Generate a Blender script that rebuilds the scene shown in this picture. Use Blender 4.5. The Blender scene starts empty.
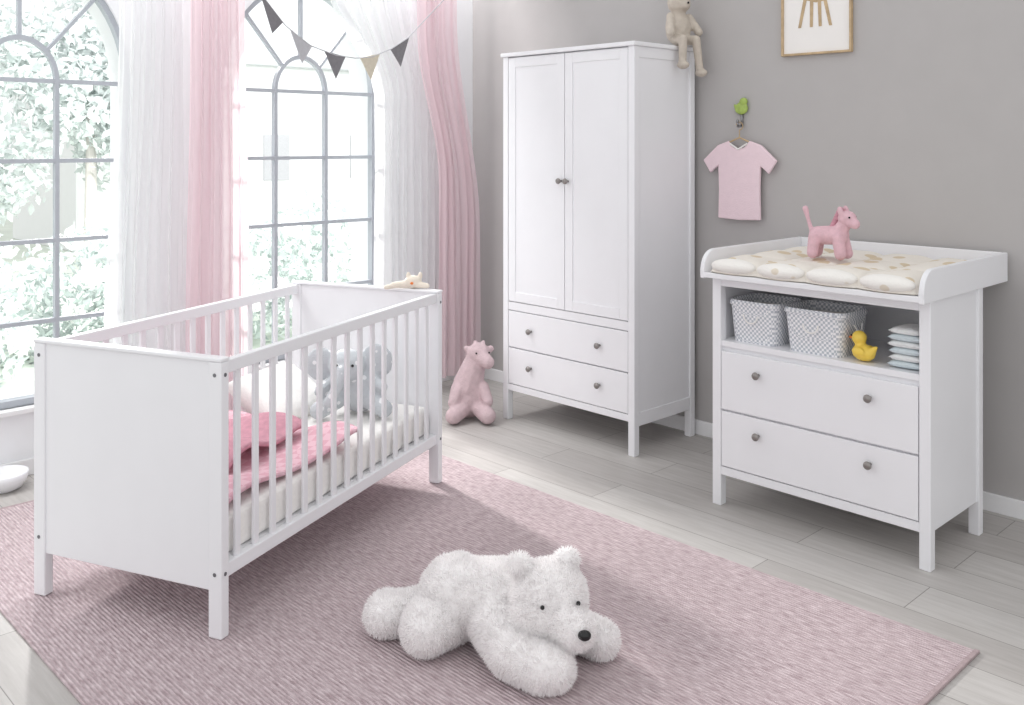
import bpy, bmesh, math, random
import numpy as np
from mathutils import Vector, Matrix, Euler
random.seed(3); np.random.seed(3)
A=math.radians(46.0); CA=math.cos(A); SA=math.sin(A)
def W(xc,d,z=0.0): return Vector((CA*xc-SA*d, SA*xc+CA*d, z))
def lin(c):
    o=[]
    for v in c:
        v=v/255.0
        o.append(v/12.92 if v<=0.04045 else ((v+0.055)/1.055)**2.4)
    return (o[0],o[1],o[2],1.0)
scene=bpy.context.scene
col=scene.collection

# ---------------- materials ----------------
def mat(name,c,rough=0.5,ns=20,amt=0.04,bump=0.0,bs=None,metal=0.0,sheen=0.0,spec=0.5,coat=0.0):
    m=bpy.data.materials.new(name); m.use_nodes=True
    nt=m.node_tree; b=nt.nodes['Principled BSDF']
    c=lin(c)
    tc=nt.nodes.new('ShaderNodeTexCoord')
    n=nt.nodes.new('ShaderNodeTexNoise'); n.inputs['Scale'].default_value=ns; n.inputs['Detail'].default_value=4
    nt.links.new(tc.outputs['Object'],n.inputs['Vector'])
    r=nt.nodes.new('ShaderNodeValToRGB')
    r.color_ramp.elements[0].position=0.3; r.color_ramp.elements[1].position=0.7
    r.color_ramp.elements[0].color=tuple(max(0,v*(1-amt)) for v in c[:3])+(1,)
    r.color_ramp.elements[1].color=tuple(min(1,v*(1+amt)) for v in c[:3])+(1,)
    nt.links.new(n.outputs['Fac'],r.inputs['Fac']); nt.links.new(r.outputs['Color'],b.inputs['Base Color'])
    b.inputs['Roughness'].default_value=rough; b.inputs['Metallic'].default_value=metal
    b.inputs['Specular IOR Level'].default_value=spec
    b.inputs['Sheen Weight'].default_value=sheen
    b.inputs['Coat Weight'].default_value=coat
    if bump>0:
        n2=nt.nodes.new('ShaderNodeTexNoise'); n2.inputs['Scale'].default_value=bs or ns; n2.inputs['Detail'].default_value=5
        nt.links.new(tc.outputs['Object'],n2.inputs['Vector'])
        bp=nt.nodes.new('ShaderNodeBump'); bp.inputs['Strength'].default_value=bump; bp.inputs['Distance'].default_value=0.01
        nt.links.new(n2.outputs['Fac'],bp.inputs['Height']); nt.links.new(bp.outputs['Normal'],b.inputs['Normal'])
    return m
def sheer(name,c,transp,transl=0.6):
    m=bpy.data.materials.new(name); m.use_nodes=True; nt=m.node_tree; nt.nodes.clear()
    out=nt.nodes.new('ShaderNodeOutputMaterial')
    tc=nt.nodes.new('ShaderNodeTexCoord'); n=nt.nodes.new('ShaderNodeTexNoise'); n.inputs['Scale'].default_value=60
    nt.links.new(tc.outputs['Object'],n.inputs['Vector'])
    cc=lin(c); r=nt.nodes.new('ShaderNodeValToRGB')
    r.color_ramp.elements[0].color=tuple(v*0.97 for v in cc[:3])+(1,); r.color_ramp.elements[1].color=cc
    nt.links.new(n.outputs['Fac'],r.inputs['Fac'])
    d=nt.nodes.new('ShaderNodeBsdfDiffuse'); t=nt.nodes.new('ShaderNodeBsdfTranslucent'); tr=nt.nodes.new('ShaderNodeBsdfTransparent')
    nt.links.new(r.outputs['Color'],d.inputs['Color']); nt.links.new(r.outputs['Color'],t.inputs['Color'])
    m1=nt.nodes.new('ShaderNodeMixShader'); m1.inputs[0].default_value=transl
    nt.links.new(d.outputs[0],m1.inputs[1]); nt.links.new(t.outputs[0],m1.inputs[2])
    m2=nt.nodes.new('ShaderNodeMixShader'); m2.inputs[0].default_value=transp
    nt.links.new(m1.outputs[0],m2.inputs[1]); nt.links.new(tr.outputs[0],m2.inputs[2])
    nt.links.new(m2.outputs[0],out.inputs['Surface'])
    return m
def checker(name,c1,c2,scale,rough=0.9):
    m=mat(name,c1,rough); nt=m.node_tree; b=nt.nodes['Principled BSDF']
    tc=nt.nodes.new('ShaderNodeTexCoord'); ch=nt.nodes.new('ShaderNodeTexChecker')
    ch.inputs['Scale'].default_value=scale; ch.inputs['Color1'].default_value=lin(c1); ch.inputs['Color2'].default_value=lin(c2)
    mp=nt.nodes.new('ShaderNodeMapping'); mp.inputs['Location'].default_value=(0.0013,0.0017,0.0011)
    nt.links.new(tc.outputs['Object'],mp.inputs['Vector']); nt.links.new(mp.outputs[0],ch.inputs['Vector']); nt.links.new(ch.outputs['Color'],b.inputs['Base Color'])
    return m
def spotted(name,c1,c2,scale,thr,rough=0.9):
    m=mat(name,c1,rough,bump=0.3,bs=150); nt=m.node_tree; b=nt.nodes['Principled BSDF']
    tc=nt.nodes.new('ShaderNodeTexCoord'); v=nt.nodes.new('ShaderNodeTexVoronoi'); v.inputs['Scale'].default_value=scale
    r=nt.nodes.new('ShaderNodeValToRGB'); r.color_ramp.elements[0].position=thr; r.color_ramp.elements[1].position=thr+0.05
    r.color_ramp.elements[0].color=lin(c2); r.color_ramp.elements[1].color=lin(c1)
    nt.links.new(tc.outputs['Object'],v.inputs['Vector']); nt.links.new(v.outputs['Distance'],r.inputs['Fac']); nt.links.new(r.outputs['Color'],b.inputs['Base Color'])
    return m

M_wall=mat('wall_grey_paint',(184,181,180),0.9,8,0.015,0.03,300,spec=0.2)
M_wallw=mat('wall_white_paint',(240,241,243),0.9,8,0.015,0.03,300,spec=0.2)
M_white=mat('white_lacquer',(239,239,242),0.38,6,0.01)
M_trim=mat('white_trim',(242,242,243),0.45,6,0.01)
M_knob=mat('pewter_knob',(146,141,138),0.3,60,0.1,metal=0.7)
M_bolt=mat('bolt_grey',(120,120,124),0.4,60,0.1,metal=0.5)
M_bar=mat('window_bar_grey',(182,187,194),0.5,20,0.03)
M_matt=mat('mattress_white',(246,244,241),0.9,80,0.03,0.2,200)
M_plush_w=mat('white_plush',(252,250,250),0.95,40,0.01,0.3,120,sheen=0.3)
M_fur=sheer('white_fur',(255,253,253),0.0,0.35)
M_black=mat('black_plastic',(18,18,20),0.25,30,0.05)
M_pinkpl=mat('pink_plush',(222,184,193),0.95,50,0.08,0.4,150)
M_pinkgir=mat('dusty_pink_plush',(202,180,184),0.95,40,0.07,0.4,150)
M_grey_pl=spotted('grey_star_plush',(196,201,205),(236,238,240),26,0.22)
M_bunny=mat('beige_plush',(200,190,178),0.95,60,0.06,0.4,150)
M_cream=mat('cream_fabric',(232,222,208),0.95,40,0.04,0.2,150)
M_yellow=mat('yellow_rubber',(246,212,90),0.35,20,0.03)
M_orange=mat('orange_rubber',(230,130,60),0.4,20,0.03)
M_shirt=mat('pink_cotton',(240,217,224),0.95,40,0.02,0.2,200)
M_green=mat('green_enamel',(165,188,95),0.4,40,0.15)
M_wood=mat('frame_oak',(190,165,130),0.5,30,0.15)
M_paper=mat('print_paper',(240,237,234),0.8,10,0.01)
M_towel=mat('towel_white',(243,244,244),0.95,80,0.04,0.5,250)
M_towelg=mat('towel_pale_blue',(218,229,234),0.95,80,0.04,0.5,250)
M_gray1=mat('flag_dark_grey',(130,128,132),0.9,60,0.08)
M_gray2=mat('flag_light_grey',(190,190,194),0.9,60,0.05)
M_beige=mat('flag_beige',(214,206,188),0.9,60,0.05)
M_metal=mat('wire_metal',(150,150,152),0.3,60,0.05,metal=0.9)
M_basket=checker('gingham_weave',(244,244,246),(186,190,198),110)
M_sheer=sheer('white_voile',(254,254,255),0.22,0.6)
M_pinkv=sheer('pink_voile',(251,235,239),0.12,0.55)
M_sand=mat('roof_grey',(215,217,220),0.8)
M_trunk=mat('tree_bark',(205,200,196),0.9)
M_blk=checker('blanket_rose',(226,176,189),(236,197,207),26)
M_blk2=mat('blanket_dark_rose',(206,152,166),0.95,50,0.1,0.3,200)
M_pad=spotted('pad_print',(236,230,221),(216,199,172),11,0.30)
M_roll=spotted('pad_edge_print',(244,241,236),(228,218,202),14,0.22)

# floor planks
def floor_mat():
    m=bpy.data.materials.new('grey_oak_planks'); m.use_nodes=True; nt=m.node_tree; b=nt.nodes['Principled BSDF']
    tc=nt.nodes.new('ShaderNodeTexCoord')
    br=nt.nodes.new('ShaderNodeTexBrick'); br.inputs['Scale'].default_value=1.0
    br.inputs['Brick Width'].default_value=1.25; br.inputs['Row Height'].default_value=0.19
    br.inputs['Mortar Size'].default_value=0.0016; br.inputs['Mortar Smooth'].default_value=0.2
    br.offset=0.37; br.inputs['Color1'].default_value=lin((202,199,196)); br.inputs['Color2'].default_value=lin((186,182,179)); br.inputs['Mortar'].default_value=lin((140,136,133))
    nt.links.new(tc.outputs['Object'],br.inputs['Vector'])
    mp=nt.nodes.new('ShaderNodeMapping'); mp.inputs['Scale'].default_value=(1.4,16,1)
    n=nt.nodes.new('ShaderNodeTexNoise'); n.inputs['Scale'].default_value=3; n.inputs['Detail'].default_value=8; n.inputs['Roughness'].default_value=0.65
    nt.links.new(tc.outputs['Object'],mp.inputs['Vector']); nt.links.new(mp.outputs[0],n.inputs['Vector'])
    r=nt.nodes.new('ShaderNodeValToRGB'); r.color_ramp.elements[0].position=0.3; r.color_ramp.elements[1].position=0.7
    r.color_ramp.elements[0].color=(0.78,0.77,0.76,1); r.color_ramp.elements[1].color=(1.0,1.0,1.0,1)
    nt.links.new(n.outputs['Fac'],r.inputs['Fac'])
    mx=nt.nodes.new('ShaderNodeMix'); mx.data_type='RGBA'; mx.blend_type='MULTIPLY'; mx.inputs['Factor'].default_value=0.9
    nt.links.new(br.outputs['Color'],mx.inputs['A']); nt.links.new(r.outputs['Color'],mx.inputs['B'])
    nt.links.new(mx.outputs['Result'],b.inputs['Base Color'])
    b.inputs['Roughness'].default_value=0.46; b.inputs['Specular IOR Level'].default_value=0.3
    bp=nt.nodes.new('ShaderNodeBump'); bp.inputs['Strength'].default_value=0.12; bp.inputs['Distance'].default_value=0.003
    nt.links.new(n.outputs['Fac'],bp.inputs['Height']); nt.links.new(bp.outputs['Normal'],b.inputs['Normal'])
    return m
M_floor=floor_mat()
def rug_mat():
    m=bpy.data.materials.new('rug_woven_pink'); m.use_nodes=True; nt=m.node_tree; b=nt.nodes['Principled BSDF']
    tc=nt.nodes.new('ShaderNodeTexCoord')
    mp=nt.nodes.new('ShaderNodeMapping'); mp.inputs['Scale'].default_value=(26,110,1)
    n=nt.nodes.new('ShaderNodeTexNoise'); n.inputs['Scale'].default_value=1.0; n.inputs['Detail'].default_value=3
    nt.links.new(tc.outputs['Object'],mp.inputs['Vector']); nt.links.new(mp.outputs[0],n.inputs['Vector'])
    r=nt.nodes.new('ShaderNodeValToRGB'); r.color_ramp.elements[0].position=0.28; r.color_ramp.elements[1].position=0.72
    r.color_ramp.elements[0].color=lin((176,156,160)); r.color_ramp.elements[1].color=lin((222,206,209))
    nt.links.new(n.outputs['Fac'],r.inputs['Fac'])
    w=nt.nodes.new('ShaderNodeTexWave'); w.bands_direction='Y'; w.inputs['Scale'].default_value=28; w.inputs['Distortion'].default_value=1.5; w.inputs['Detail'].default_value=2; w.inputs['Detail Scale'].default_value=3
    nt.links.new(tc.outputs['Object'],w.inputs['Vector'])
    mx=nt.nodes.new('ShaderNodeMix'); mx.data_type='RGBA'; mx.blend_type='MULTIPLY'; mx.inputs['Factor'].default_value=0.20
    nt.links.new(r.outputs['Color'],mx.inputs['A']); nt.links.new(w.outputs['Color'],mx.inputs['B'])
    nt.links.new(mx.outputs['Result'],b.inputs['Base Color']); b.inputs['Roughness'].default_value=0.95; b.inputs['Specular IOR Level'].default_value=0.1
    bp=nt.nodes.new('ShaderNodeBump'); bp.inputs['Strength'].default_value=0.6; bp.inputs['Distance'].default_value=0.004
    nt.links.new(w.outputs['Fac'],bp.inputs['Height']); nt.links.new(bp.outputs['Normal'],b.inputs['Normal'])
    return m
M_rug=rug_mat()
M_rugedge=mat('rug_binding',(172,154,156),0.95,60,0.1,0.3,200)
def leaf_mat(name,c1,c2,tl=0.4):
    m=bpy.data.materials.new(name); m.use_nodes=True; nt=m.node_tree; nt.nodes.clear()
    out=nt.nodes.new('ShaderNodeOutputMaterial')
    g=nt.nodes.new('ShaderNodeNewGeometry'); r=nt.nodes.new('ShaderNodeValToRGB')
    r.color_ramp.elements[0].color=lin(c1); r.color_ramp.elements[1].color=lin(c2)
    nt.links.new(g.outputs['Random Per Island'],r.inputs['Fac'])
    d=nt.nodes.new('ShaderNodeBsdfDiffuse'); t=nt.nodes.new('ShaderNodeBsdfTranslucent'); m1=nt.nodes.new('ShaderNodeMixShader'); m1.inputs[0].default_value=tl
    nt.links.new(r.outputs['Color'],d.inputs['Color']); nt.links.new(r.outputs['Color'],t.inputs['Color'])
    nt.links.new(d.outputs[0],m1.inputs[1]); nt.links.new(t.outputs[0],m1.inputs[2]); nt.links.new(m1.outputs[0],out.inputs['Surface'])
    return m
M_leaf=leaf_mat('garden_leaves',(190,200,197),(232,236,235))  # paled towards white: outdoor overexposure is put into the leaf colour
M_leaf2=leaf_mat('tree_leaves',(209,216,214),(240,243,243))  # tree foliage likewise washed out in its colour to look overexposed
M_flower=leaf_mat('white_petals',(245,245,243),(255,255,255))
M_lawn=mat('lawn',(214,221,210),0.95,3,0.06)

# ---------------- mesh helpers ----------------
def link(ob,parent=None):
    col.objects.link(ob)
    if parent: ob.parent=parent
    return ob
def empty(name,loc=(0,0,0),rz=0.0):
    e=bpy.data.objects.new(name,None); e.empty_display_size=0.1
    e.location=loc; e.rotation_euler=(0,0,rz); col.objects.link(e); return e
class MB:
    def __init__(s): s.bm=bmesh.new()
    def box(s,x0,x1,y0,y1,z0,z1,M=None):
        mm=Matrix.Translation(((x0+x1)/2,(y0+y1)/2,(z0+z1)/2))@Matrix.Diagonal((abs(x1-x0),abs(y1-y0),abs(z1-z0),1))
        if M is not None: mm=M@mm
        bmesh.ops.create_cube(s.bm,size=1.0,matrix=mm); return s
    def cyl(s,p,q,r1,r2=None,seg=14):
        p=Vector(p); q=Vector(q); d=q-p
        if r2 is None: r2=r1
        mm=Matrix.Translation((p+q)/2)@d.to_track_quat('Z','Y').to_matrix().to_4x4()
        bmesh.ops.create_cone(s.bm,cap_ends=True,segments=seg,radius1=r1,radius2=r2,depth=d.length,matrix=mm); return s
    def sph(s,c,r,sub=3,rot=None):
        if not hasattr(r,'__len__'): r=(r,r,r)
        mm=Matrix.Translation(c)
        if rot: mm=mm@Euler(rot).to_matrix().to_4x4()
        mm=mm@Matrix.Diagonal((r[0],r[1],r[2],1))
        bmesh.ops.create_icosphere(s.bm,subdivisions=sub,radius=1,matrix=mm); return s
    def prism(s,pts,axis,a0,a1):
        def P(u,v,a):
            return {'x':(a,u,v),'y':(u,a,v),'z':(u,v,a)}[axis]
        v0=[s.bm.verts.new(P(u,v,a0)) for u,v in pts]; v1=[s.bm.verts.new(P(u,v,a1)) for u,v in pts]
        n=len(pts)
        s.bm.faces.new(v0); s.bm.faces.new(list(reversed(v1)))
        for i in range(n):
            s.bm.faces.new((v0[i],v0[(i+1)%n],v1[(i+1)%n],v1[i]))
        return s
    def done(s,name,mt,parent=None,bevel=0.0,smooth=False):
        bmesh.ops.recalc_face_normals(s.bm,faces=s.bm.faces)
        me=bpy.data.meshes.new(name); s.bm.to_mesh(me); s.bm.free()
        me.materials.append(mt)
        if smooth: me.polygons.foreach_set('use_smooth',[True]*len(me.polygons))
        ob=bpy.data.objects.new(name,me); link(ob,parent)
        if bevel>0:
            b=ob.modifiers.new('bevel','BEVEL'); b.width=bevel; b.segments=2; b.limit_method='ANGLE'
        return ob
def surf(name,nu,nv,f,mt,parent=None,thick=0.0,sub=0):
    vs=[];fs=[]
    for j in range(nv+1):
        for i in range(nu+1): vs.append(tuple(f(i/nu,j/nv)))
    for j in range(nv):
        for i in range(nu):
            a=j*(nu+1)+i; fs.append((a,a+1,a+nu+2,a+nu+1))
    me=bpy.data.meshes.new(name); me.from_pydata(vs,[],fs); me.materials.append(mt)
    me.polygons.foreach_set('use_smooth',[True]*len(me.polygons))
    ob=bpy.data.objects.new(name,me); link(ob,parent)
    if thick>0:
        s=ob.modifiers.new('solid','SOLIDIFY'); s.thickness=thick; s.offset=1
    return ob
def blob(name,parts,mt,parent=None,vox=0.005,sm=5):
    b=MB()
    for p in parts:
        if p[0]=='s': b.sph(p[1],p[2],2,p[3] if len(p)>3 else None)
        else:
            _,a,c,r1,r2=p; a=Vector(a); c=Vector(c); n=max(2,int((a-c).length/(min(r1,r2)*0.3))+1)
            for i in range(n+1):
                t=i/n; b.sph(a.lerp(c,t),r1+(r2-r1)*t,2)
    ob=b.done(name,mt,parent,smooth=True)
    r=ob.modifiers.new('remesh','REMESH'); r.mode='VOXEL'; r.voxel_size=vox
    s=ob.modifiers.new('smooth','SMOOTH'); s.iterations=sm; s.factor=0.6
    dg=bpy.context.evaluated_depsgraph_get(); dg.update()
    me=bpy.data.meshes.new_from_object(ob.evaluated_get(dg)); ob.modifiers.clear(); ob.data=me
    me.name=name
    if not me.materials: me.materials.append(mt)
    me.polygons.foreach_set('use_smooth',[True]*len(me.polygons))
    return ob
def fur(name,ob,n,L,w,mt,parent,lean=(0,0,-0.4),jit=0.5,zmin=None):
    me=ob.data; me.calc_loop_triangles()
    nv=len(me.vertices); co=np.empty(nv*3); me.vertices.foreach_get('co',co); co=co.reshape(-1,3)
    nt=len(me.loop_triangles); ti=np.empty(nt*3,dtype=np.int32); me.loop_triangles.foreach_get('vertices',ti); ti=ti.reshape(-1,3)
    a,b,c=co[ti[:,0]],co[ti[:,1]],co[ti[:,2]]
    nr=np.cross(b-a,c-a); ar=np.linalg.norm(nr,axis=1); nr=nr/np.maximum(ar[:,None],1e-12)
    idx=np.random.choice(nt,n,p=ar/ar.sum())
    u=np.random.rand(n,1); v=np.random.rand(n,1); fl=(u+v)>1; u=np.where(fl,1-u,u); v=np.where(fl,1-v,v)
    p=a[idx]+u*(b[idx]-a[idx])+v*(c[idx]-a[idx]); N=nr[idx]
    cl=np.sin(p*95+np.array([0,2,4]))*0.35+np.sin(p[:,[1,2,0]]*61)*0.35
    d=N+np.array(lean)+np.random.randn(n,3)*jit*0.5+cl*jit
    d/=np.linalg.norm(d,axis=1)[:,None]
    l=L*(0.6+0.6*np.random.rand(n,1))
    s=np.cross(N,np.random.randn(n,3)); s/=np.linalg.norm(s,axis=1)[:,None]
    p0=p-N*0.002; p1=p+(N*0.6+d*0.4)*l*0.5; p2=p+(N*0.25+d*0.75)*l
    V=np.stack([p0-s*w,p0+s*w,p1-s*w*0.7,p1+s*w*0.7,p2],axis=1).reshape(-1,3)
    if zmin is not None: V[:,2]=np.maximum(V[:,2],zmin)
    base=np.arange(n)*5
    F=[]
    for k in base.tolist(): F.append((k,k+1,k+3,k+2)); F.append((k+2,k+3,k+4))
    m2=bpy.data.meshes.new(name); m2.from_pydata(V.tolist(),[],F); m2.materials.append(mt)
    m2.polygons.foreach_set('use_smooth',[True]*len(m2.polygons))
    return link(bpy.data.objects.new(name,m2),parent)
def pillow(name,sx,sy,sz,mt,parent,loc,rot=(0,0,0),n=28,lumps=0.0):
    vs=[];fs=[]
    def h(u,v):
        e=max(0.0,(1-abs(u)**4)*(1-abs(v)**4))**0.5
        return e*(1+lumps*math.sin(u*7+1)*math.cos(v*6))
    for s in (1,-1):
        for j in range(n+1):
            for i in range(n+1):
                u=2*i/n-1; v=2*j/n-1
                k=1-0.06*(1-abs(u)**2)*abs(v)**6; k2=1-0.06*(1-abs(v)**2)*abs(u)**6
                vs.append((u*sx*k2,v*sy*k,s*h(u,v)*sz))
    N=(n+1)**2
    for s in (0,1):
        for j in range(n):
            for i in range(n):
                a=s*N+j*(n+1)+i; q=(a,a+1,a+n+2,a+n+1); fs.append(q if s==0 else tuple(reversed(q)))
    me=bpy.data.meshes.new(name); me.from_pydata(vs,[],fs); me.materials.append(mt)
    bm=bmesh.new(); bm.from_mesh(me); bmesh.ops.remove_doubles(bm,verts=bm.verts,dist=0.0002); bm.to_mesh(me); bm.free()
    me.polygons.foreach_set('use_smooth',[True]*len(me.polygons))
    ob=bpy.data.objects.new(name,me); ob.location=loc; ob.rotation_euler=rot; return link(ob,parent)
def sst(a,b_,x):
    t=min(1,max(0,(x-a)/(b_-a))); return t*t*(3-2*t)

# ---------------- room ----------------
XW=-4.32; YB=3.84; HW=2.75; Y0=-1.6
MB().box(XW-0.0,1.6,Y0,YB,-0.08,0.0).done('floor',M_floor)
MB().box(XW-0.25,1.6,YB,YB+0.15,-0.08,HW).done('wall_back',M_wall)
MB().box(XW,1.6,YB-0.014,YB,0.0,0.068).done('baseboard_back',M_trim,bevel=0.003)
wins=[1.306,2.669]; R=0.465; EY=1.2; ZS=0.291; ZP=1.667
b=MB(); x0,x1=XW-0.25,XW
def quadcol(ya,yb,za,zb):
    b.prism([(ya,za[0]),(yb,za[1]),(yb,zb),(ya,zb)],'x',x0,x1)
prev=Y0
for wc in wins:
    b.box(x0,x1,prev,wc-R,-0.08,HW)
    b.box(x0,x1,wc-R,wc+R,-0.08,ZS)
    n=28
    for i in range(n):
        a0=math.pi-math.pi*i/n; a1=math.pi-math.pi*(i+1)/n
        quadcol(wc+R*math.cos(a0),wc+R*math.cos(a1),(ZP+EY*R*math.sin(a0),ZP+EY*R*math.sin(a1)),HW)
    prev=wc+R
b.box(x0,x1,prev,YB,-0.08,HW)
b.done('wall_window',M_wallw)
MB().box(XW,XW+0.014,Y0,YB-0.014,0,0.068).done('baseboard_window',M_trim,bevel=0.003)
for k,wc in enumerate(wins):
    e=empty('window_%d'%(k+1),(XW-0.035,wc,0))
    f=MB(); t=0.009
    for i in (-1,1):
        f.box(-0.015,0.015,i*0.15-t,i*0.15+t,ZS,ZP)
        f.box(-0.02,0.02,i*(R-0.012)-0.012,i*(R-0.012)+0.012,ZS,ZP)
    for z in (ZP,ZP-0.344,ZP-0.688,ZP-1.032): f.box(-0.014,0.014,-R,R,z-t,z+t)
    f.box(-0.025,0.025,-R,R,ZS,ZS+0.03)
    def arc(r,t,hx,n=32):
        for i in range(n):
            a0=math.pi*i/n; a1=math.pi*(i+1)/n
            pts=[(q*math.cos(a),ZP+EY*q*math.sin(a)) for q,a in ((r-t,a0),(r+t,a0),(r+t,a1),(r-t,a1))]
            f.prism(pts,'x',-hx,hx)
    arc(R-0.012,0.012,0.02); arc(0.15,t,0.015)
    for a in (45,90,135):
        a=math.radians(a); c,s=math.cos(a),math.sin(a); tt=t*0.8
        p0_=Vector((0.15*c,ZP+EY*0.15*s)); p1_=Vector(((R-0.015)*c,ZP+EY*(R-0.015)*s)); dd=(p1_-p0_).normalized(); nn=Vector((-dd.y,dd.x))*tt
        f.prism([tuple(p0_+nn),tuple(p0_-nn),tuple(p1_-nn),tuple(p1_+nn)],'x',-0.013,0.013)
    f.done('muntins',M_bar,e)
    MB().box(0.02,0.075,-R-0.03,R+0.03,ZS-0.022,ZS).done('sill',M_trim,e,bevel=0.004)

# ---------------- garden ----------------
MB().box(-45,XW-0.26,-25,45,-0.35,-0.26).done('garden_lawn',M_lawn)
def leaves(name,clusters,n,size,mt,parent):
    cs=np.array([c[:3] for c in clusters],dtype=float); rs=np.array([c[3:6] for c in clusters],dtype=float)
    wt=rs.prod(axis=1)**0.66; idx=np.random.choice(len(cs),n,p=wt/wt.sum())
    d=np.random.randn(n,3); d/=np.linalg.norm(d,axis=1)[:,None]
    p=cs[idx]+d*rs[idx]*(0.6+0.42*np.random.rand(n,1))
    a=np.random.randn(n,3); a/=np.linalg.norm(a,axis=1)[:,None]
    b_=np.cross(a,np.random.randn(n,3)); b_/=np.linalg.norm(b_,axis=1)[:,None]
    s=size*(0.6+0.8*np.random.rand(n,1))
    V=np.stack([p-a*s,p+b_*s*0.45,p+a*s,p-b_*s*0.45],axis=1).reshape(-1,3)
    V[:,2]=np.maximum(V[:,2],-0.255)
    F=[(4*i,4*i+1,4*i+2,4*i+3) for i in range(n)]
    me=bpy.data.meshes.new(name); me.from_pydata(V.tolist(),[],F); me.materials.append(mt)
    return link(bpy.data.objects.new(name,me),parent)
hc=[];fl=[];tr=[]
for i in range(24):
    y=-1.5+i*0.42+random.uniform(-.1,.1); hc.append((-7.6+random.uniform(-.4,.4),y,0.15+random.uniform(-.1,.2),0.5,0.45,0.5+random.uniform(0,.2)))
for c in hc:
    for j in range(3): fl.append((c[0]+0.45,c[1]+random.uniform(-.4,.4),c[2]+random.uniform(-.3,.45),0.09,0.09,0.08))
e=empty('flowering_hedge')
leaves('foliage',hc,24000,0.045,M_leaf,e); leaves('hydrangeas',fl,9000,0.03,M_flower,e)
e=empty('garden_trees'); tb=MB()
for y in (0.2,1.6,3.0,4.4,5.4,10.5,12.5):
    x=-12.2+random.uniform(-.5,.5); tb.cyl((x,y,-0.26),(x,y,1.8),0.09,0.05)
    for j in range(9): tr.append((x+random.uniform(-.5,.5),y+random.uniform(-.8,.8),1.9+random.uniform(-1.0,1.6),0.6,0.6,0.55))
leaves('foliage',tr,26000,0.07,M_leaf2,e); tb.done('trunks',M_trunk,e)
h=empty('garden_house',(-15,8.5,-0.255))
MB().box(-3,0,-3.2,3.2,0,3.0).done('facade',M_trim,h)
MB().prism([(-3.6,3.0),(3.6,3.0),(0,5.0)],'x',-3.3,0.3).done('roof',M_sand,h)
w=MB()
for yy in (-2.0,0.2,2.0): w.box(0.0,0.04,yy-0.25,yy+0.25,1.0,1.8)
w.done('panes',M_gray2,h)

# ---------------- curtains ----------------
def curtain(name,root,L,Rr,ztop,zbot,folds,amp,mt,x,seed=0):
    def f(u,v):
        z=ztop+(zbot-ztop)*v; yl=L(z); yr=Rr(z)
        ph=seed; uu=u+0.02*math.sin(v*5+seed+u*9)
        y=yl+(yr-yl)*u+0.006*math.sin(u*folds*4*math.pi+seed)
        xx=x+amp*(0.6+0.4*v)*math.sin(uu*folds*2*math.pi+ph)+amp*0.4*math.sin(uu*folds*2*math.pi*1.7+2*ph+v*1.5)
        return (xx,y,z)
    return surf(name,int(folds*16),30,f,mt,root)
ca=empty('curtain',(0,0,0)); cb=empty('curtain.001',(0,0,0))
curtain('voile_white',ca,lambda z:1.60+0.06*sst(0.5,2,z),lambda z:2.02,2.6,0.03,8,0.018,M_sheer,-4.20,0.3)
curtain('voile_pink',ca,lambda z:1.93+0.03*sst(0.5,2,z),lambda z:2.245-0.02*sst(1,2,z),2.6,0.03,6,0.02,M_pinkv,-4.14,1.1)
curtain('voile_white',cb,lambda z:3.02-0.25*sst(1.65,2.15,z)-0.25*sst(2.0,2.6,z),lambda z:3.47,2.6,0.03,9,0.018,M_sheer,-4.20,0.8)
curtain('voile_pink',cb,lambda z:3.42-0.15*sst(1.2,2.0,z),lambda z:3.72-0.17*sst(0.9,2.1,z),2.6,0.08,6,0.02,M_pinkv,-4.14,2.0)
for root,ya,yb in ((ca,1.5,2.3),(cb,2.4,3.80)):
    MB().cyl((-4.17,ya,2.61),(-4.17,yb,2.61),0.012).sph((-4.17,ya,2.61),0.022).done('rod',M_metal,root,smooth=True)
    MB().cyl((-4.32,(ya+yb)/2,2.61),(-4.17,(ya+yb)/2,2.61),0.008).done('bracket',M_metal,root)

# ---------------- bunting ----------------
bu=empty('bunting_garland',(-4.05,0,0))
ctrl=[(2.02,2.42),(2.276,2.096),(2.398,1.966),(2.53,1.88),(2.681,1.84),(2.80,1.832),(2.906,1.844),(3.03,1.895),(3.140,1.96),(3.4,2.2)]
def sz(y):
    for (a,za),(c,zc) in zip(ctrl,ctrl[1:]):
        if a<=y<=c: return za+(zc-za)*(y-a)/(c-a)
    return ctrl[-1][1]
s=MB()
for (a,za),(c,zc) in zip(ctrl,ctrl[1:]): s.cyl((0,a,za),(0,c,zc),0.003,seg=6)
s.cyl((-0.10,2.02,2.60),(0,2.02,2.42),0.003,seg=6); s.cyl((-0.10,3.4,2.60),(0,3.4,2.2),0.003,seg=6)
s.done('string',M_gray2,bu)
for i,(y,m_) in enumerate([(2.325,M_gray1),(2.487,M_gray2),(2.681,M_gray1),(2.894,M_beige),(3.086,M_gray1)]):
    hw=0.062
    MB().prism([(y-hw,sz(y-hw)),(y+hw,sz(y+hw)),(y+0.005,(sz(y-hw)+sz(y+hw))/2-0.125)],'x',-0.0015,0.0015).done('flag_%d'%(i+1),m_,bu)

# ---------------- rug ----------------
RT=0.007
rg=empty('rug',(-2.485,1.81,0))
MB().box(-1.48,1.48,-0.93,0.93,0.0,RT).done('weave',M_rug,rg,bevel=0.003)
e=MB(); e.box(-1.492,-1.478,-0.935,0.935,0,RT+0.001).box(1.478,1.492,-0.935,0.935,0,RT+0.001); e.done('binding',M_rugedge,rg,bevel=0.002)

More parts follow.
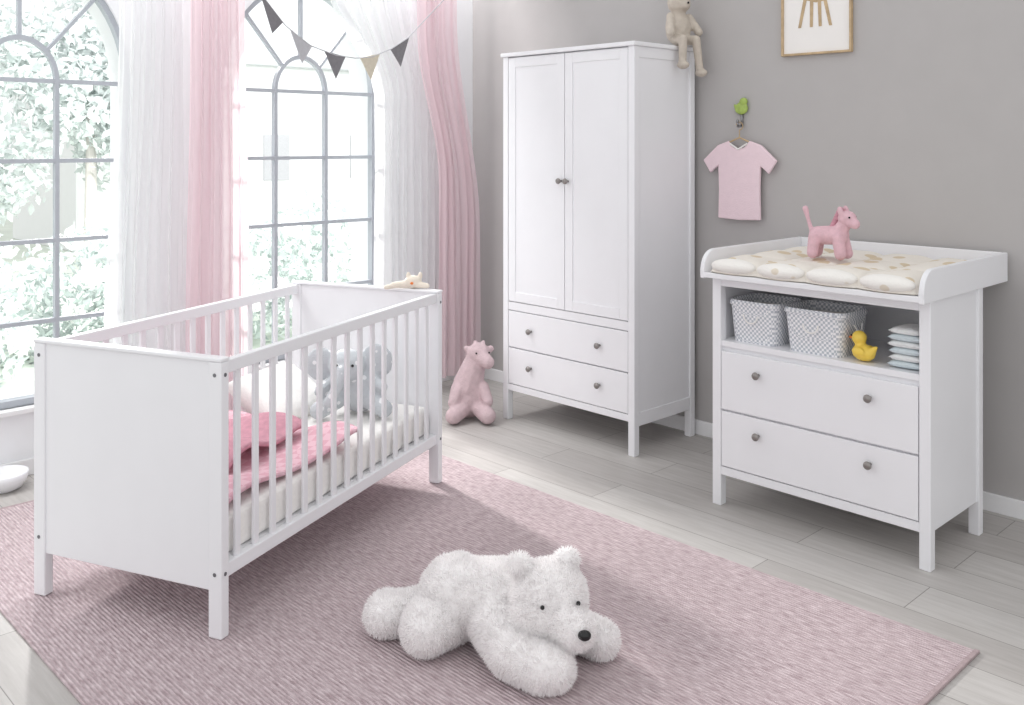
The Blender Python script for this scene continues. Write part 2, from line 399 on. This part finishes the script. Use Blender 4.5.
# small white bowl by the window wall
bw=empty('white_bowl',(-4.20,1.20,0.0))
vs=[];fs=[];n=36
pr=[(0.045,0.0),(0.070,0.012),(0.088,0.040),(0.094,0.070),(0.088,0.070),(0.080,0.042),(0.060,0.016),(0.02,0.012)]
for r_,z_ in pr:
    for i in range(n): vs.append((r_*math.cos(2*math.pi*i/n),r_*math.sin(2*math.pi*i/n),z_))
for k in range(len(pr)-1):
    for i in range(n): fs.append((k*n+i,k*n+(i+1)%n,(k+1)*n+(i+1)%n,(k+1)*n+i))
fs.append(tuple(range(n))); fs.append(tuple((len(pr)-1)*n+i for i in range(n)))
me=bpy.data.meshes.new('bowl_body'); me.from_pydata(vs,[],fs); me.materials.append(M_white); me.polygons.foreach_set('use_smooth',[True]*len(me.polygons))
link(bpy.data.objects.new('bowl_body',me),bw)

# ---------------- wardrobe ----------------
def knob(b,x,y,z): # facing -y
    b.cyl((x,y,z),(x,y-0.016,z),0.006,seg=12); b.sph((x,y-0.022,z),(0.0145,0.010,0.0145),3)
wd=empty('wardrobe',(-3.53,3.345,0)); WW=0.850; WDp=0.46; WH=1.855
b=MB(); p=0.036
for xx in (0,WW-p):
    for yy in (0,WDp-p): b.box(xx,xx+p,yy,yy+p,0,WH-0.02)
b.done('posts',M_white,wd,bevel=0.003)
b=MB(); b.box(0.008,WW-0.008,0.02,WDp-0.006,0.15,WH-0.02); b.done('carcass',M_white,wd,bevel=0.002)
b=MB(); b.box(-0.008,WW+0.008,-0.012,WDp,WH-0.02,WH); b.done('top',M_white,wd,bevel=0.004)
b=MB()
b.box(0.008,WW-0.008,0.004,0.022,0.15,0.182); b.box(p,WW-p,0.004,0.022,0.557,0.598)
for xx in (0.003,WW-0.013): b.box(xx,xx+0.010,p,WDp-p,0.13,0.19); b.box(xx,xx+0.010,p,WDp-p,WH-0.07,WH-0.02)
b.done('rails',M_white,wd,bevel=0.002)
def door(name,xa,xb,za,zb,parent,fr=0.048):
    b=MB(); y0=0.002
    b.box(xa,xa+fr,y0,y0+0.018,za,zb); b.box(xb-fr,xb,y0,y0+0.018,za,zb)
    b.box(xa+fr,xb-fr,y0,y0+0.018,za,za+fr); b.box(xa+fr,xb-fr,y0,y0+0.018,zb-fr,zb)
    b.box(xa+fr-0.002,xb-fr+0.002,y0+0.005,y0+0.016,za+fr-0.002,zb-fr+0.002)
    b.done(name,M_white,parent,bevel=0.0015)
mid=WW/2
door('door_left',p+0.003,mid-0.002,0.602,WH-0.026,wd); door('door_right',mid+0.002,WW-p-0.003,0.602,WH-0.026,wd)
for i,(za,zb) in enumerate([(0.186,0.366),(0.372,0.553)]):
    MB().box(p+0.003,WW-p-0.003,0.002,0.02,za,zb).done('drawer_%d'%(i+1),M_white,wd,bevel=0.002)
b=MB()
for xx in (mid-0.022,mid+0.022): knob(b,xx,0.002,1.218)
for zz in (0.285,0.468):
    for xx in (0.20,WW-0.205): knob(b,xx,0.002,zz)
b.done('knobs',M_knob,wd,smooth=True)

# ---------------- changing table ----------------
ct=empty('changing_table',(-2.13,3.14,0)); TW=0.84; TD=0.455; TH=0.885; p=0.038
b=MB()
for xx in (0,TW-p):
    for yy in (0,TD-p): b.box(xx,xx+p,yy,yy+p,0,TH)
b.done('posts',M_white,ct,bevel=0.003)
b=MB()
b.box(0.008,0.024,p-0.002,TD-p+0.002,0.12,TH); b.box(TW-0.024,TW-0.008,p-0.002,TD-p+0.002,0.12,TH)
b.box(0.02,TW-0.02,0.018,TD-0.01,0.12,0.618)
b.box(0.02,TW-0.02,0.006,TD-0.008,0.616,0.638)
b.box(0.02,TW-0.02,TD-0.018,TD-0.008,0.63,TH)
b.box(p-0.002,TW-p+0.002,0.004,0.02,0.848,TH); b.box(p-0.002,TW-p+0.002,0.004,0.02,0.12,0.152)
b.done('carcass',M_white,ct,bevel=0.002)
for i,(za,zb) in enumerate([(0.157,0.368),(0.376,0.598)]):
    MB().box(p+0.003,TW-p-0.003,0.0,0.018,za,zb).done('drawer_%d'%(i+1),M_white,ct,bevel=0.002)
b=MB()
for zz in (0.305,0.532):
    for xx in (0.203,0.636): knob(b,xx,0.0,zz)
b.done('knobs',M_knob,ct,smooth=True)
b=MB(); b.box(0.008,TW-0.008,-0.07,0.672,TH,TH+0.02); b.done('top',M_white,ct,bevel=0.003)
prof=[(-0.07,TH-0.003),(-0.07,TH+0.03)]
for i in range(9):
    a=math.pi-i*math.pi/16; prof.append((-0.07+0.075+0.075*math.cos(a),TH+0.03+0.075*math.sin(a)))
prof+=[(0.678,TH+0.105),(0.678,TH-0.003)]
b=MB(); b.prism(prof,'x',-0.008,0.010); b.prism(prof,'x',TW-0.010,TW+0.008); b.done('side_guards',M_white,ct,bevel=0.003)
b=MB(); b.box(0.010,TW-0.010,0.66,0.678,TH+0.0,TH+0.105); b.done('back_guard',M_white,ct,bevel=0.003)

# changing pad
def padf(sgn):
    def f(u,v):
        U=2*u-1; V=2*v-1
        e=max(0,(1-abs(U)**10)*(1-abs(V)**8))**0.4
        s1=abs(math.sin(u*4*math.pi)); s2=abs(math.sin(v*3*math.pi))
        edge=sst(0.55,0.95,max(abs(U),abs(V)))
        q=0.45+0.55*(min(s1,s2)**0.5)
        hh=e*(0.022+0.032*q+0.014*edge*q)
        sc=1-0.03*(1-s1)*sst(0.7,1,abs(V))
        z=0.002+hh if sgn>0 else 0.0
        return (U*0.395,V*0.345*sc-(0.012*s1 if V<-0.9 else 0),z)
    return f
pd=empty('changing_pad',(-1.71,3.425,0.906))
surf('quilt',96,72,padf(1),M_pad,pd); surf('base',20,20,padf(-1),M_cream,pd)
b=MB()
for i in range(4):
    cx=-0.295+0.197*i
    b.sph((cx,-0.33,0.029),(0.095,0.045,0.029),3)
b.done('front_roll',M_roll,pd,smooth=True)

# baskets
def basket(name,loc,sx,sy,h):
    e=empty(name,loc); vs=[];fs=[]
    def ring(kx,ky,z,n=40):
        r=[]
        for i in range(n):
            a=2*math.pi*i/n; c,s_=math.cos(a),math.sin(a); ex=0.35
            r.append((kx*math.copysign(abs(c)**ex,c),ky*math.copysign(abs(s_)**ex,s_),z))
        return r
    rs=[ring(sx*0.88,sy*0.88,0),ring(sx*0.93,sy*0.93,h*0.4),ring(sx*1.0,sy*1.0,h),ring(sx*1.04,sy*1.04,h+0.004),ring(sx*1.04,sy*1.04,h-0.008),ring(sx*1.0,sy*1.0,h+0.01),ring(sx*0.94,sy*0.94,h),ring(sx*0.86,sy*0.86,0.01)]
    n=40
    for r in rs: vs+=r
    for k in range(len(rs)-1):
        for i in range(n):
            j=(i+1)%n; fs.append((k*n+i,k*n+j,(k+1)*n+j,(k+1)*n+i))
    fs.append(tuple(range(n))); fs.append(tuple((len(rs)-1)*n+i for i in range(n)))
    me=bpy.data.meshes.new('weave'); me.from_pydata(vs,[],fs); me.materials.append(M_basket)
    link(bpy.data.objects.new('weave',me),e)
    b=MB()
    for sgn in (-1,1):
        pts=[Vector((sgn*sx*1.03,-0.03,h*0.75)),Vector((sgn*sx*1.08,-0.015,h*0.6)),Vector((sgn*sx*1.08,0.015,h*0.6)),Vector((sgn*sx*1.03,0.03,h*0.75))]
        for q,w_ in zip(pts,pts[1:]): b.cyl(q,w_,0.003,seg=6)
    pts=[(math.cos(t)*0.03,-sy*0.99-0.006,h*0.72-abs(math.sin(t))*0.03) for t in [math.pi*i/8 for i in range(9)]]
    for q,w_ in zip(pts,pts[1:]): b.cyl(q,w_,0.003,seg=6)
    b.done('handles',M_matt,e)
    pillow('lining',sx*0.86,sy*0.86,0.02,M_matt,e,(0,0,h*0.78))
    return e
basket('storage_basket',(-1.975,3.272,0.638),0.107,0.105,0.150)
basket('storage_basket.001',(-1.725,3.272,0.638),0.120,0.11,0.150)
# duck
dk=empty('rubber_duck',(-1.545,3.20,0.638),math.radians(165)); dk.scale=(1.1,1.1,1.1)
blob('body',[('s',(0,0,0.028),(0.042,0.030,0.028)),('c',(-0.03,0,0.035),(-0.048,0,0.052),0.014,0.005),('s',(0.018,0,0.072),0.024),('c',(0.012,0,0.045),(0.017,0,0.065),0.018,0.018),('s',(0,-0.027,0.034),(0.025,0.009,0.015)),('s',(0,0.027,0.034),(0.025,0.009,0.015))],M_yellow,dk,0.0025,4)
MB().sph((0.045,-0.0,0.069),(0.014,0.011,0.005),2).done('beak',M_orange,dk,smooth=True)
MB().sph((0.034,-0.017,0.079),0.003,2).sph((0.034,0.017,0.079),0.003,2).done('eyes',M_black,dk,smooth=True)
# towels
tw=empty('folded_towels',(-1.392,3.24,0.639))
for i in range(6):
    pillow('towel_%d'%(i+1),0.056+random.uniform(-.003,.003),0.07,0.0125,M_towel if i%2 else M_towelg,tw,(random.uniform(-.003,.003),0,0.013+i*0.0225),(0,0,random.uniform(-.04,.04)),n=16)

# ---------------- pink toy pony on pad ----------------
pt=empty('pink_plush_pony',(-1.762,3.372,0.964),math.radians(8))
blob('body',[('c',(-0.045,0,0.085),(0.035,0,0.09),0.036,0.038),
 ('c',(0.035,0,0.10),(0.062,-0.005,0.14),0.030,0.025),('s',(0.068,-0.008,0.155),(0.036,0.030,0.030)),('c',(0.073,-0.01,0.148),(0.100,-0.02,0.136),0.024,0.020),
 ('c',(0.04,-0.024,0.08),(0.05,-0.03,0.020),0.024,0.022),('c',(0.04,0.024,0.08),(0.055,0.03,0.020),0.024,0.022),
 ('c',(-0.05,-0.024,0.08),(-0.055,-0.03,0.020),0.024,0.022),('c',(-0.05,0.024,0.08),(-0.06,0.03,0.020),0.024,0.022),
 ('c',(-0.07,0,0.10),(-0.085,0,0.15),0.009,0.008),('c',(-0.085,0,0.15),(-0.095,0,0.185),0.008,0.012),
 ('s',(0.050,-0.030,0.180),(0.012,0.008,0.022),(0,-0.3,0)),('s',(0.054,0.022,0.182),(0.012,0.008,0.022),(0,-0.3,0))],M_pinkpl,pt,0.0035,4)
MB().sph((0.085,-0.036,0.160),0.004,2).sph((0.092,0.014,0.160),0.004,2).done('eyes',M_black,pt,smooth=True)
b=MB()
for i in range(7):
    t=i/6; b.sph((0.040-0.03*t,-0.0,0.185-0.065*t),0.012,2)
b.done('mane',M_blk2,pt,smooth=True)

# ---------------- pink giraffe plush on floor ----------------
g=empty('pink_giraffe_plush',W(-0.205,4.86),A)
blob('body',[('s',(-0.015,0,0.110),(0.105,0.08,0.110)),('c',(-0.02,0,0.16),(0.02,-0.01,0.29),0.082,0.058),
 ('s',(0.035,-0.02,0.335),(0.062,0.055,0.054)),('c',(0.045,-0.035,0.325),(0.085,-0.075,0.300),0.044,0.034),
 ('c',(-0.05,-0.06,0.06),(-0.085,-0.12,0.045),0.045,0.043),('c',(0.05,-0.06,0.06),(0.085,-0.12,0.045),0.045,0.043),
 ('c',(-0.06,-0.04,0.17),(-0.090,-0.08,0.10),0.030,0.028),('c',(0.06,-0.04,0.17),(0.085,-0.09,0.11),0.030,0.028),
 ('c',(0.022,-0.01,0.375),(0.018,-0.01,0.390),0.010,0.012),('c',(0.055,-0.01,0.375),(0.060,-0.01,0.390),0.010,0.012),
 ('s',(-0.020,0.0,0.350),(0.026,0.012,0.020),(0,0.6,0)),('s',(0.095,0.0,0.352),(0.022,0.012,0.020),(0,-0.6,0))],M_pinkgir,g,0.006,6)
MB().sph((0.026,-0.072,0.345),0.005,2).sph((0.090,-0.056,0.345),0.005,2).done('eyes',M_black,g,smooth=True)

# ---------------- bunny on wardrobe ----------------
bn=empty('plush_bunny',(-2.712,3.715,WH+0.002),math.radians(75)); bn.scale=(1.12,1.12,1.12)
blob('body',[('s',(0,0,0.078),(0.06,0.05,0.078)),('s',(0,-0.005,0.185),(0.052,0.05,0.05)),('s',(0,-0.045,0.172),(0.026,0.022,0.02)),
 ('c',(-0.03,0.0,0.22),(-0.05,0.005,0.33),0.014,0.02),('c',(0.03,0.0,0.22),(0.045,0.005,0.31),0.014,0.02),
 ('c',(-0.05,-0.01,0.125),(-0.075,-0.045,0.05),0.018,0.018),('c',(0.05,-0.01,0.125),(0.075,-0.045,0.06),0.018,0.018),
 ('c',(-0.03,-0.03,0.025),(-0.035,-0.075,0.024),0.022,0.020),('c',(-0.035,-0.075,0.02),(-0.04,-0.078,-0.07),0.019,0.017),('s',(-0.042,-0.085,-0.085),(0.022,0.033,0.018)),
 ('c',(0.03,-0.03,0.025),(0.035,-0.075,0.024),0.022,0.020),('c',(0.035,-0.075,0.02),(0.050,-0.08,-0.10),0.019,0.017),('s',(0.052,-0.088,-0.115),(0.022,0.033,0.018))],M_bunny,bn,0.005,4)
MB().sph((-0.02,-0.052,0.197),0.004,2).sph((0.02,-0.052,0.197),0.004,2).sph((0,-0.067,0.178),0.005,2).done('face',M_black,bn,smooth=True)

# ---------------- wall picture ----------------
pf=empty('picture_frame',(-2.065,YB-0.001,1.995)); fw=0.165; fh=0.21
b=MB(); b.box(-fw,-fw+0.010,-0.02,0,-fh,fh).box(fw-0.010,fw,-0.02,0,-fh,fh).box(-fw+0.010,fw-0.010,-0.02,0,-fh,-fh+0.010).box(-fw+0.010,fw-0.010,-0.02,0,fh-0.010,fh)
b.done('frame',M_wood,pf,bevel=0.002)
MB().box(-fw+0.008,fw-0.008,-0.010,-0.002,-fh+0.008,fh-0.008).done('print',M_paper,pf)
b=MB()
b.prism([(-0.050,0.03),(-0.065,0.06),(-0.03,0.085),(0.03,0.08),(0.05,0.05),(0.045,0.02),(0.0,0.015)],'y',-0.0115,-0.0102)
b.prism([(0.02,0.07),(0.045,0.06),(0.06,0.15),(0.04,0.155)],'y',-0.0116,-0.0103)
b.prism([(0.03,0.15),(0.095,0.145),(0.09,0.165),(0.06,0.185),(0.035,0.175)],'y',-0.0117,-0.0104)
for xa,xb in ((-0.050,-0.078),(-0.02,-0.022),(0.015,0.02),(0.038,0.068)):
    b.prism([(xa-0.008,0.04),(xa+0.008,0.04),(xb+0.007,-0.09),(xb-0.007,-0.09)],'y',-0.0118,-0.0105)
b.done('giraffe_drawing',M_wood,pf)

# ---------------- t-shirt ----------------
ts=empty('baby_shirt',(-2.437,YB-0.03,1.225))
half=[(0.0,0.150),(0.025,0.152),(0.045,0.172),(0.055,0.185),(0.115,0.165),(0.195,0.095),(0.155,0.035),(0.112,0.07),(0.108,-0.04),(0.112,-0.175),(0.0,-0.18)]
out=half+[(-x,z) for x,z in reversed(half[1:-1])]
b=MB(); b.prism(out,'y',-0.008,0.008); ob=b.done('cloth',M_shirt,ts,bevel=0.005)
b=MB(); b.cyl((-0.045,-0.010,0.172),(0.0,-0.010,0.146),0.004,seg=8).cyl((0.045,-0.010,0.172),(0.0,-0.010,0.146),0.004,seg=8); b.done('collar',M_paper,ts)
b=MB()
b.cyl((-0.09,0,0.165),(0,0,0.20),0.004,seg=8).cyl((0.09,0,0.165),(0,0,0.20),0.004,seg=8).cyl((0,0,0.20),(0,0,0.235),0.0025,seg=8)
pts=[(0.018*math.cos(t),0,0.253+0.018*math.sin(t)) for t in [-math.pi/2+i*math.pi*1.4/10 for i in range(11)]]
for q,w_ in zip(pts,pts[1:]): b.cyl(q,w_,0.0025,seg=8)
b.done('hanger',M_wood,ts)
hk=empty('wall_hook',(-2.437,YB-0.001,1.53))
blob('bird',[('s',(0,-0.012,0.03),(0.036,0.012,0.030)),('s',(0.012,-0.014,0.062),(0.022,0.012,0.018)),('c',(-0.02,-0.012,0.02),(-0.035,-0.012,0.045),0.012,0.006)],M_green,hk,0.003,3)
b=MB(); b.cyl((0,-0.008,0.01),(0,-0.008,-0.05),0.006,seg=8).cyl((0,-0.008,-0.05),(0,-0.04,-0.055),0.005,seg=8).cyl((0,-0.04,-0.055),(0,-0.045,-0.03),0.005,seg=8).sph((0,-0.045,-0.03),0.008,2)
b.done('hook',M_metal,hk,smooth=True)

# ---------------- crib ----------------
CR=math.radians(113.3); CZ=RT+0.001
c0=W(-0.813,2.67,CZ)
cr=empty('baby_crib',c0,CR); CL=1.365; CW=0.72
for nm,xa in (('end_near',0.0),('end_far',CL-0.034)):
    b=MB(); b.box(xa,xa+0.034,0,0.046,0,0.777); b.box(xa,xa+0.034,CW-0.046,CW,0,0.777)
    b.done(nm+'_posts',M_white,cr,bevel=0.004)
    b=MB(); b.box(xa+0.006,xa+0.028,0.044,CW-0.044,0.13,0.777); b.box(xa-0.002,xa+0.036,-0.001,CW+0.001,0.777,0.788)
    b.done(nm+'_panel',M_white,cr,bevel=0.003)
for nm,ya in (('side_right',0.010),('side_left',CW-0.036)):
    b=MB(); b.box(0.034,CL-0.034,ya,ya+0.026,0.738,0.776); b.box(0.034,CL-0.034,ya,ya+0.026,0.160,0.200)
    n=15
    for i in range(n):
        x=0.034+(CL-0.068)*(i+0.75)/(n+0.5); b.box(x-0.012,x+0.012,ya+0.008,ya+0.019,0.195,0.745)
    b.done(nm,M_white,cr,bevel=0.003)
b=MB()
for y in (0.023,CW-0.023):
    for z in (0.740,0.180): b.cyl((-0.0015,y,z),(0.002,y,z),0.0055)
for x in (0.017,CL-0.017):
    for z in (0.740,0.180): b.cyl((x,-0.0015,z),(x,0.002,z),0.0055)
b.done('bolts',M_bolt,cr)
MB().box(0.034,CL-0.034,0.036,CW-0.036,0.175,0.200).done('slat_base',M_white,cr)
mt=MB(); mt.box(0.04,CL-0.04,0.042,CW-0.042,0.201,0.315); o=mt.done('mattress',M_matt,cr,bevel=0.02); o.modifiers['bevel'].segments=4
def bl(u,v):
    x=0.05+0.72*u; y=0.05+0.60*v+0.02*math.sin(u*5)
    z=0.330+0.012*math.sin(u*9+v*4)+0.012*math.sin(v*8+u*3)+0.03*sst(0.75,1,u)*(1+math.sin(v*9))
    return (x+0.03*math.sin(v*5),y,z)
surf('blanket',60,50,bl,M_blk,cr,thick=0.012)
def bl2(u,v):
    x=0.30+0.42*u+0.05*v; y=0.22+0.40*v
    z=0.352+0.02*math.sin(u*8+v*3)+0.03*math.sin(v*6)*u+0.03*u*(1-u)*4
    return (x,y,z)
surf('blanket_fold',40,40,bl2,M_blk2,cr,thick=0.015)
pillow('pillow',0.20,0.14,0.055,M_matt,cr,(0.98,0.52,0.395),(math.radians(35),0,0),lumps=0.05)
Mc=Matrix.Translation(c0)@Matrix.Rotation(CR,4,'Z')
el=empty('grey_elephant_plush',Mc@Vector((1.10,0.26,0.316)),A)
blob('body',[('s',(0.02,0.03,0.10),(0.10,0.085,0.10)),('s',(-0.02,-0.03,0.20),(0.075,0.07,0.07)),
 ('c',(-0.03,-0.09,0.19),(-0.05,-0.135,0.12),0.030,0.022),('c',(-0.05,-0.135,0.12),(-0.075,-0.15,0.085),0.022,0.018),
 ('s',(-0.13,0.0,0.20),(0.065,0.018,0.07)),('s',(0.09,0.0,0.21),(0.07,0.018,0.075)),
 ('c',(-0.06,-0.03,0.07),(-0.12,-0.09,0.040),0.040,0.036),('c',(0.07,-0.03,0.07),(0.13,-0.07,0.042),0.042,0.036),
 ('c',(-0.07,-0.02,0.14),(-0.12,-0.07,0.11),0.026,0.024),('c',(0.08,-0.02,0.14),(0.12,-0.05,0.12),0.026,0.024)],M_grey_pl,el,0.006,5)
MB().sph((-0.05,-0.093,0.215),0.006,2).sph((0.012,-0.096,0.215),0.006,2).done('eyes',M_black,el,smooth=True)
# small toy lying on far end panel
tl=empty('cuddle_cloth_bear',Mc@Vector((CL-0.017,0.15,0.789)),A)
blob('body',[('s',(0.02,0,0.026),(0.038,0.03,0.028)),('s',(0.05,0,0.052),(0.010,0.008,0.016)),('s',(0.0,0,0.052),(0.010,0.008,0.016)),
 ('c',(0.0,-0.005,0.018),(-0.06,-0.01,0.014),0.018,0.013),('c',(-0.05,-0.01,0.013),(-0.09,-0.02,0.006),0.012,0.010),('c',(0.04,-0.01,0.016),(0.08,-0.02,0.012),0.015,0.011)],M_cream,tl,0.003,3)
MB().sph((0.018,-0.032,0.024),(0.007,0.004,0.006),2).done('nose',M_orange,tl,smooth=True)

# ---------------- polar bear ----------------
o0=(-0.06,2.60)
pb=empty('polar_bear_plush',W(o0[0],o0[1],RT+0.002),A)
def L(xc,d,z): return (xc-o0[0],d-o0[1],z-0.007)
body=blob('body',[
 ('s',L(-0.155,2.69,0.122),(0.108,0.11,0.115)),('c',L(-0.165,2.69,0.125),L(0.02,2.64,0.135),0.098,0.108),
 ('c',L(0.02,2.64,0.135),L(0.08,2.58,0.165),0.105,0.09),
 ('s',L(0.098,2.55,0.190),(0.104,0.092,0.094)),('s',L(0.095,2.52,0.160),(0.106,0.072,0.072)),
 ('c',L(0.130,2.49,0.155),L(0.165,2.455,0.145),0.056,0.048),
 ('s',L(0.018,2.54,0.278),(0.034,0.020,0.032)),('s',L(0.148,2.575,0.276),(0.036,0.020,0.030)),
 ('c',L(-0.18,2.66,0.09),L(-0.225,2.62,0.080),0.085,0.075),('c',L(-0.225,2.62,0.078),L(-0.235,2.60,0.074),0.075,0.068),
 ('c',L(-0.18,2.72,0.08),L(-0.30,2.71,0.065),0.07,0.058),('c',L(-0.30,2.71,0.065),L(-0.355,2.70,0.067),0.058,0.062),
 ('c',L(-0.03,2.58,0.10),L(0.0,2.49,0.072),0.085,0.064),('c',L(0.0,2.49,0.070),L(0.075,2.43,0.064),0.064,0.060),('s',L(0.095,2.425,0.062),(0.066,0.055,0.056)),
 ('c',L(0.08,2.66,0.09),L(0.19,2.62,0.058),0.07,0.052),('c',L(0.19,2.62,0.058),L(0.240,2.585,0.054),0.052,0.050)],M_plush_w,pb,0.007,4)
fur('fur',body,65000,0.0125,0.0012,M_fur,pb,jit=0.4,lean=(0,0,-0.25),zmin=0.0)
MB().sph(L(0.183,2.410,0.155),(0.017,0.014,0.013),3).done('nose',M_black,pb,smooth=True)
MB().sph(L(0.078,2.452,0.205),0.006,2).sph(L(0.172,2.475,0.205),0.006,2).done('eyes',M_black,pb,smooth=True)

# ---------------- lights / world ----------------
w=bpy.data.worlds.new('World'); scene.world=w; w.use_nodes=True
bg=w.node_tree.nodes['Background']; bg.inputs[0].default_value=(0.985,0.99,1.0,1); bg.inputs[1].default_value=1.06
sl=bpy.data.lights.new('low_sun','SPOT'); sl.energy=3000; sl.shadow_soft_size=0.35; sl.color=(1,0.98,0.96); sl.spot_size=math.radians(22); sl.spot_blend=0.3
so=bpy.data.objects.new('low_sun',sl); so.location=(-9.6,3.45,4.0); so.rotation_euler=(Vector((-4.32,2.67,1.2))-Vector(so.location)).to_track_quat('-Z','Y').to_euler(); col.objects.link(so)
al=bpy.data.lights.new('garden_fill','AREA'); al.shape='RECTANGLE'; al.size=12; al.size_y=3; al.energy=1500  # added fill lamp, unseen above the window wall, brightens the hedge fronts
ao=bpy.data.objects.new('garden_fill',al); ao.location=(-4.75,4,4.4); ao.rotation_euler=Vector((-1,0,-0.55)).to_track_quat('-Z','Y').to_euler(); col.objects.link(ao)

cam=bpy.data.cameras.new('camera'); co=bpy.data.objects.new('camera',cam); col.objects.link(co)
co.location=(0,0,1.4); co.rotation_euler=(math.radians(90),0,A)
cam.sensor_width=36; cam.sensor_fit='HORIZONTAL'; cam.lens=955/1024*36; cam.shift_y=-(352.5-143)/1024; cam.clip_end=200
scene.camera=co
scene.view_settings.view_transform='Standard'; scene.view_settings.look='None'; scene.view_settings.exposure=0.0
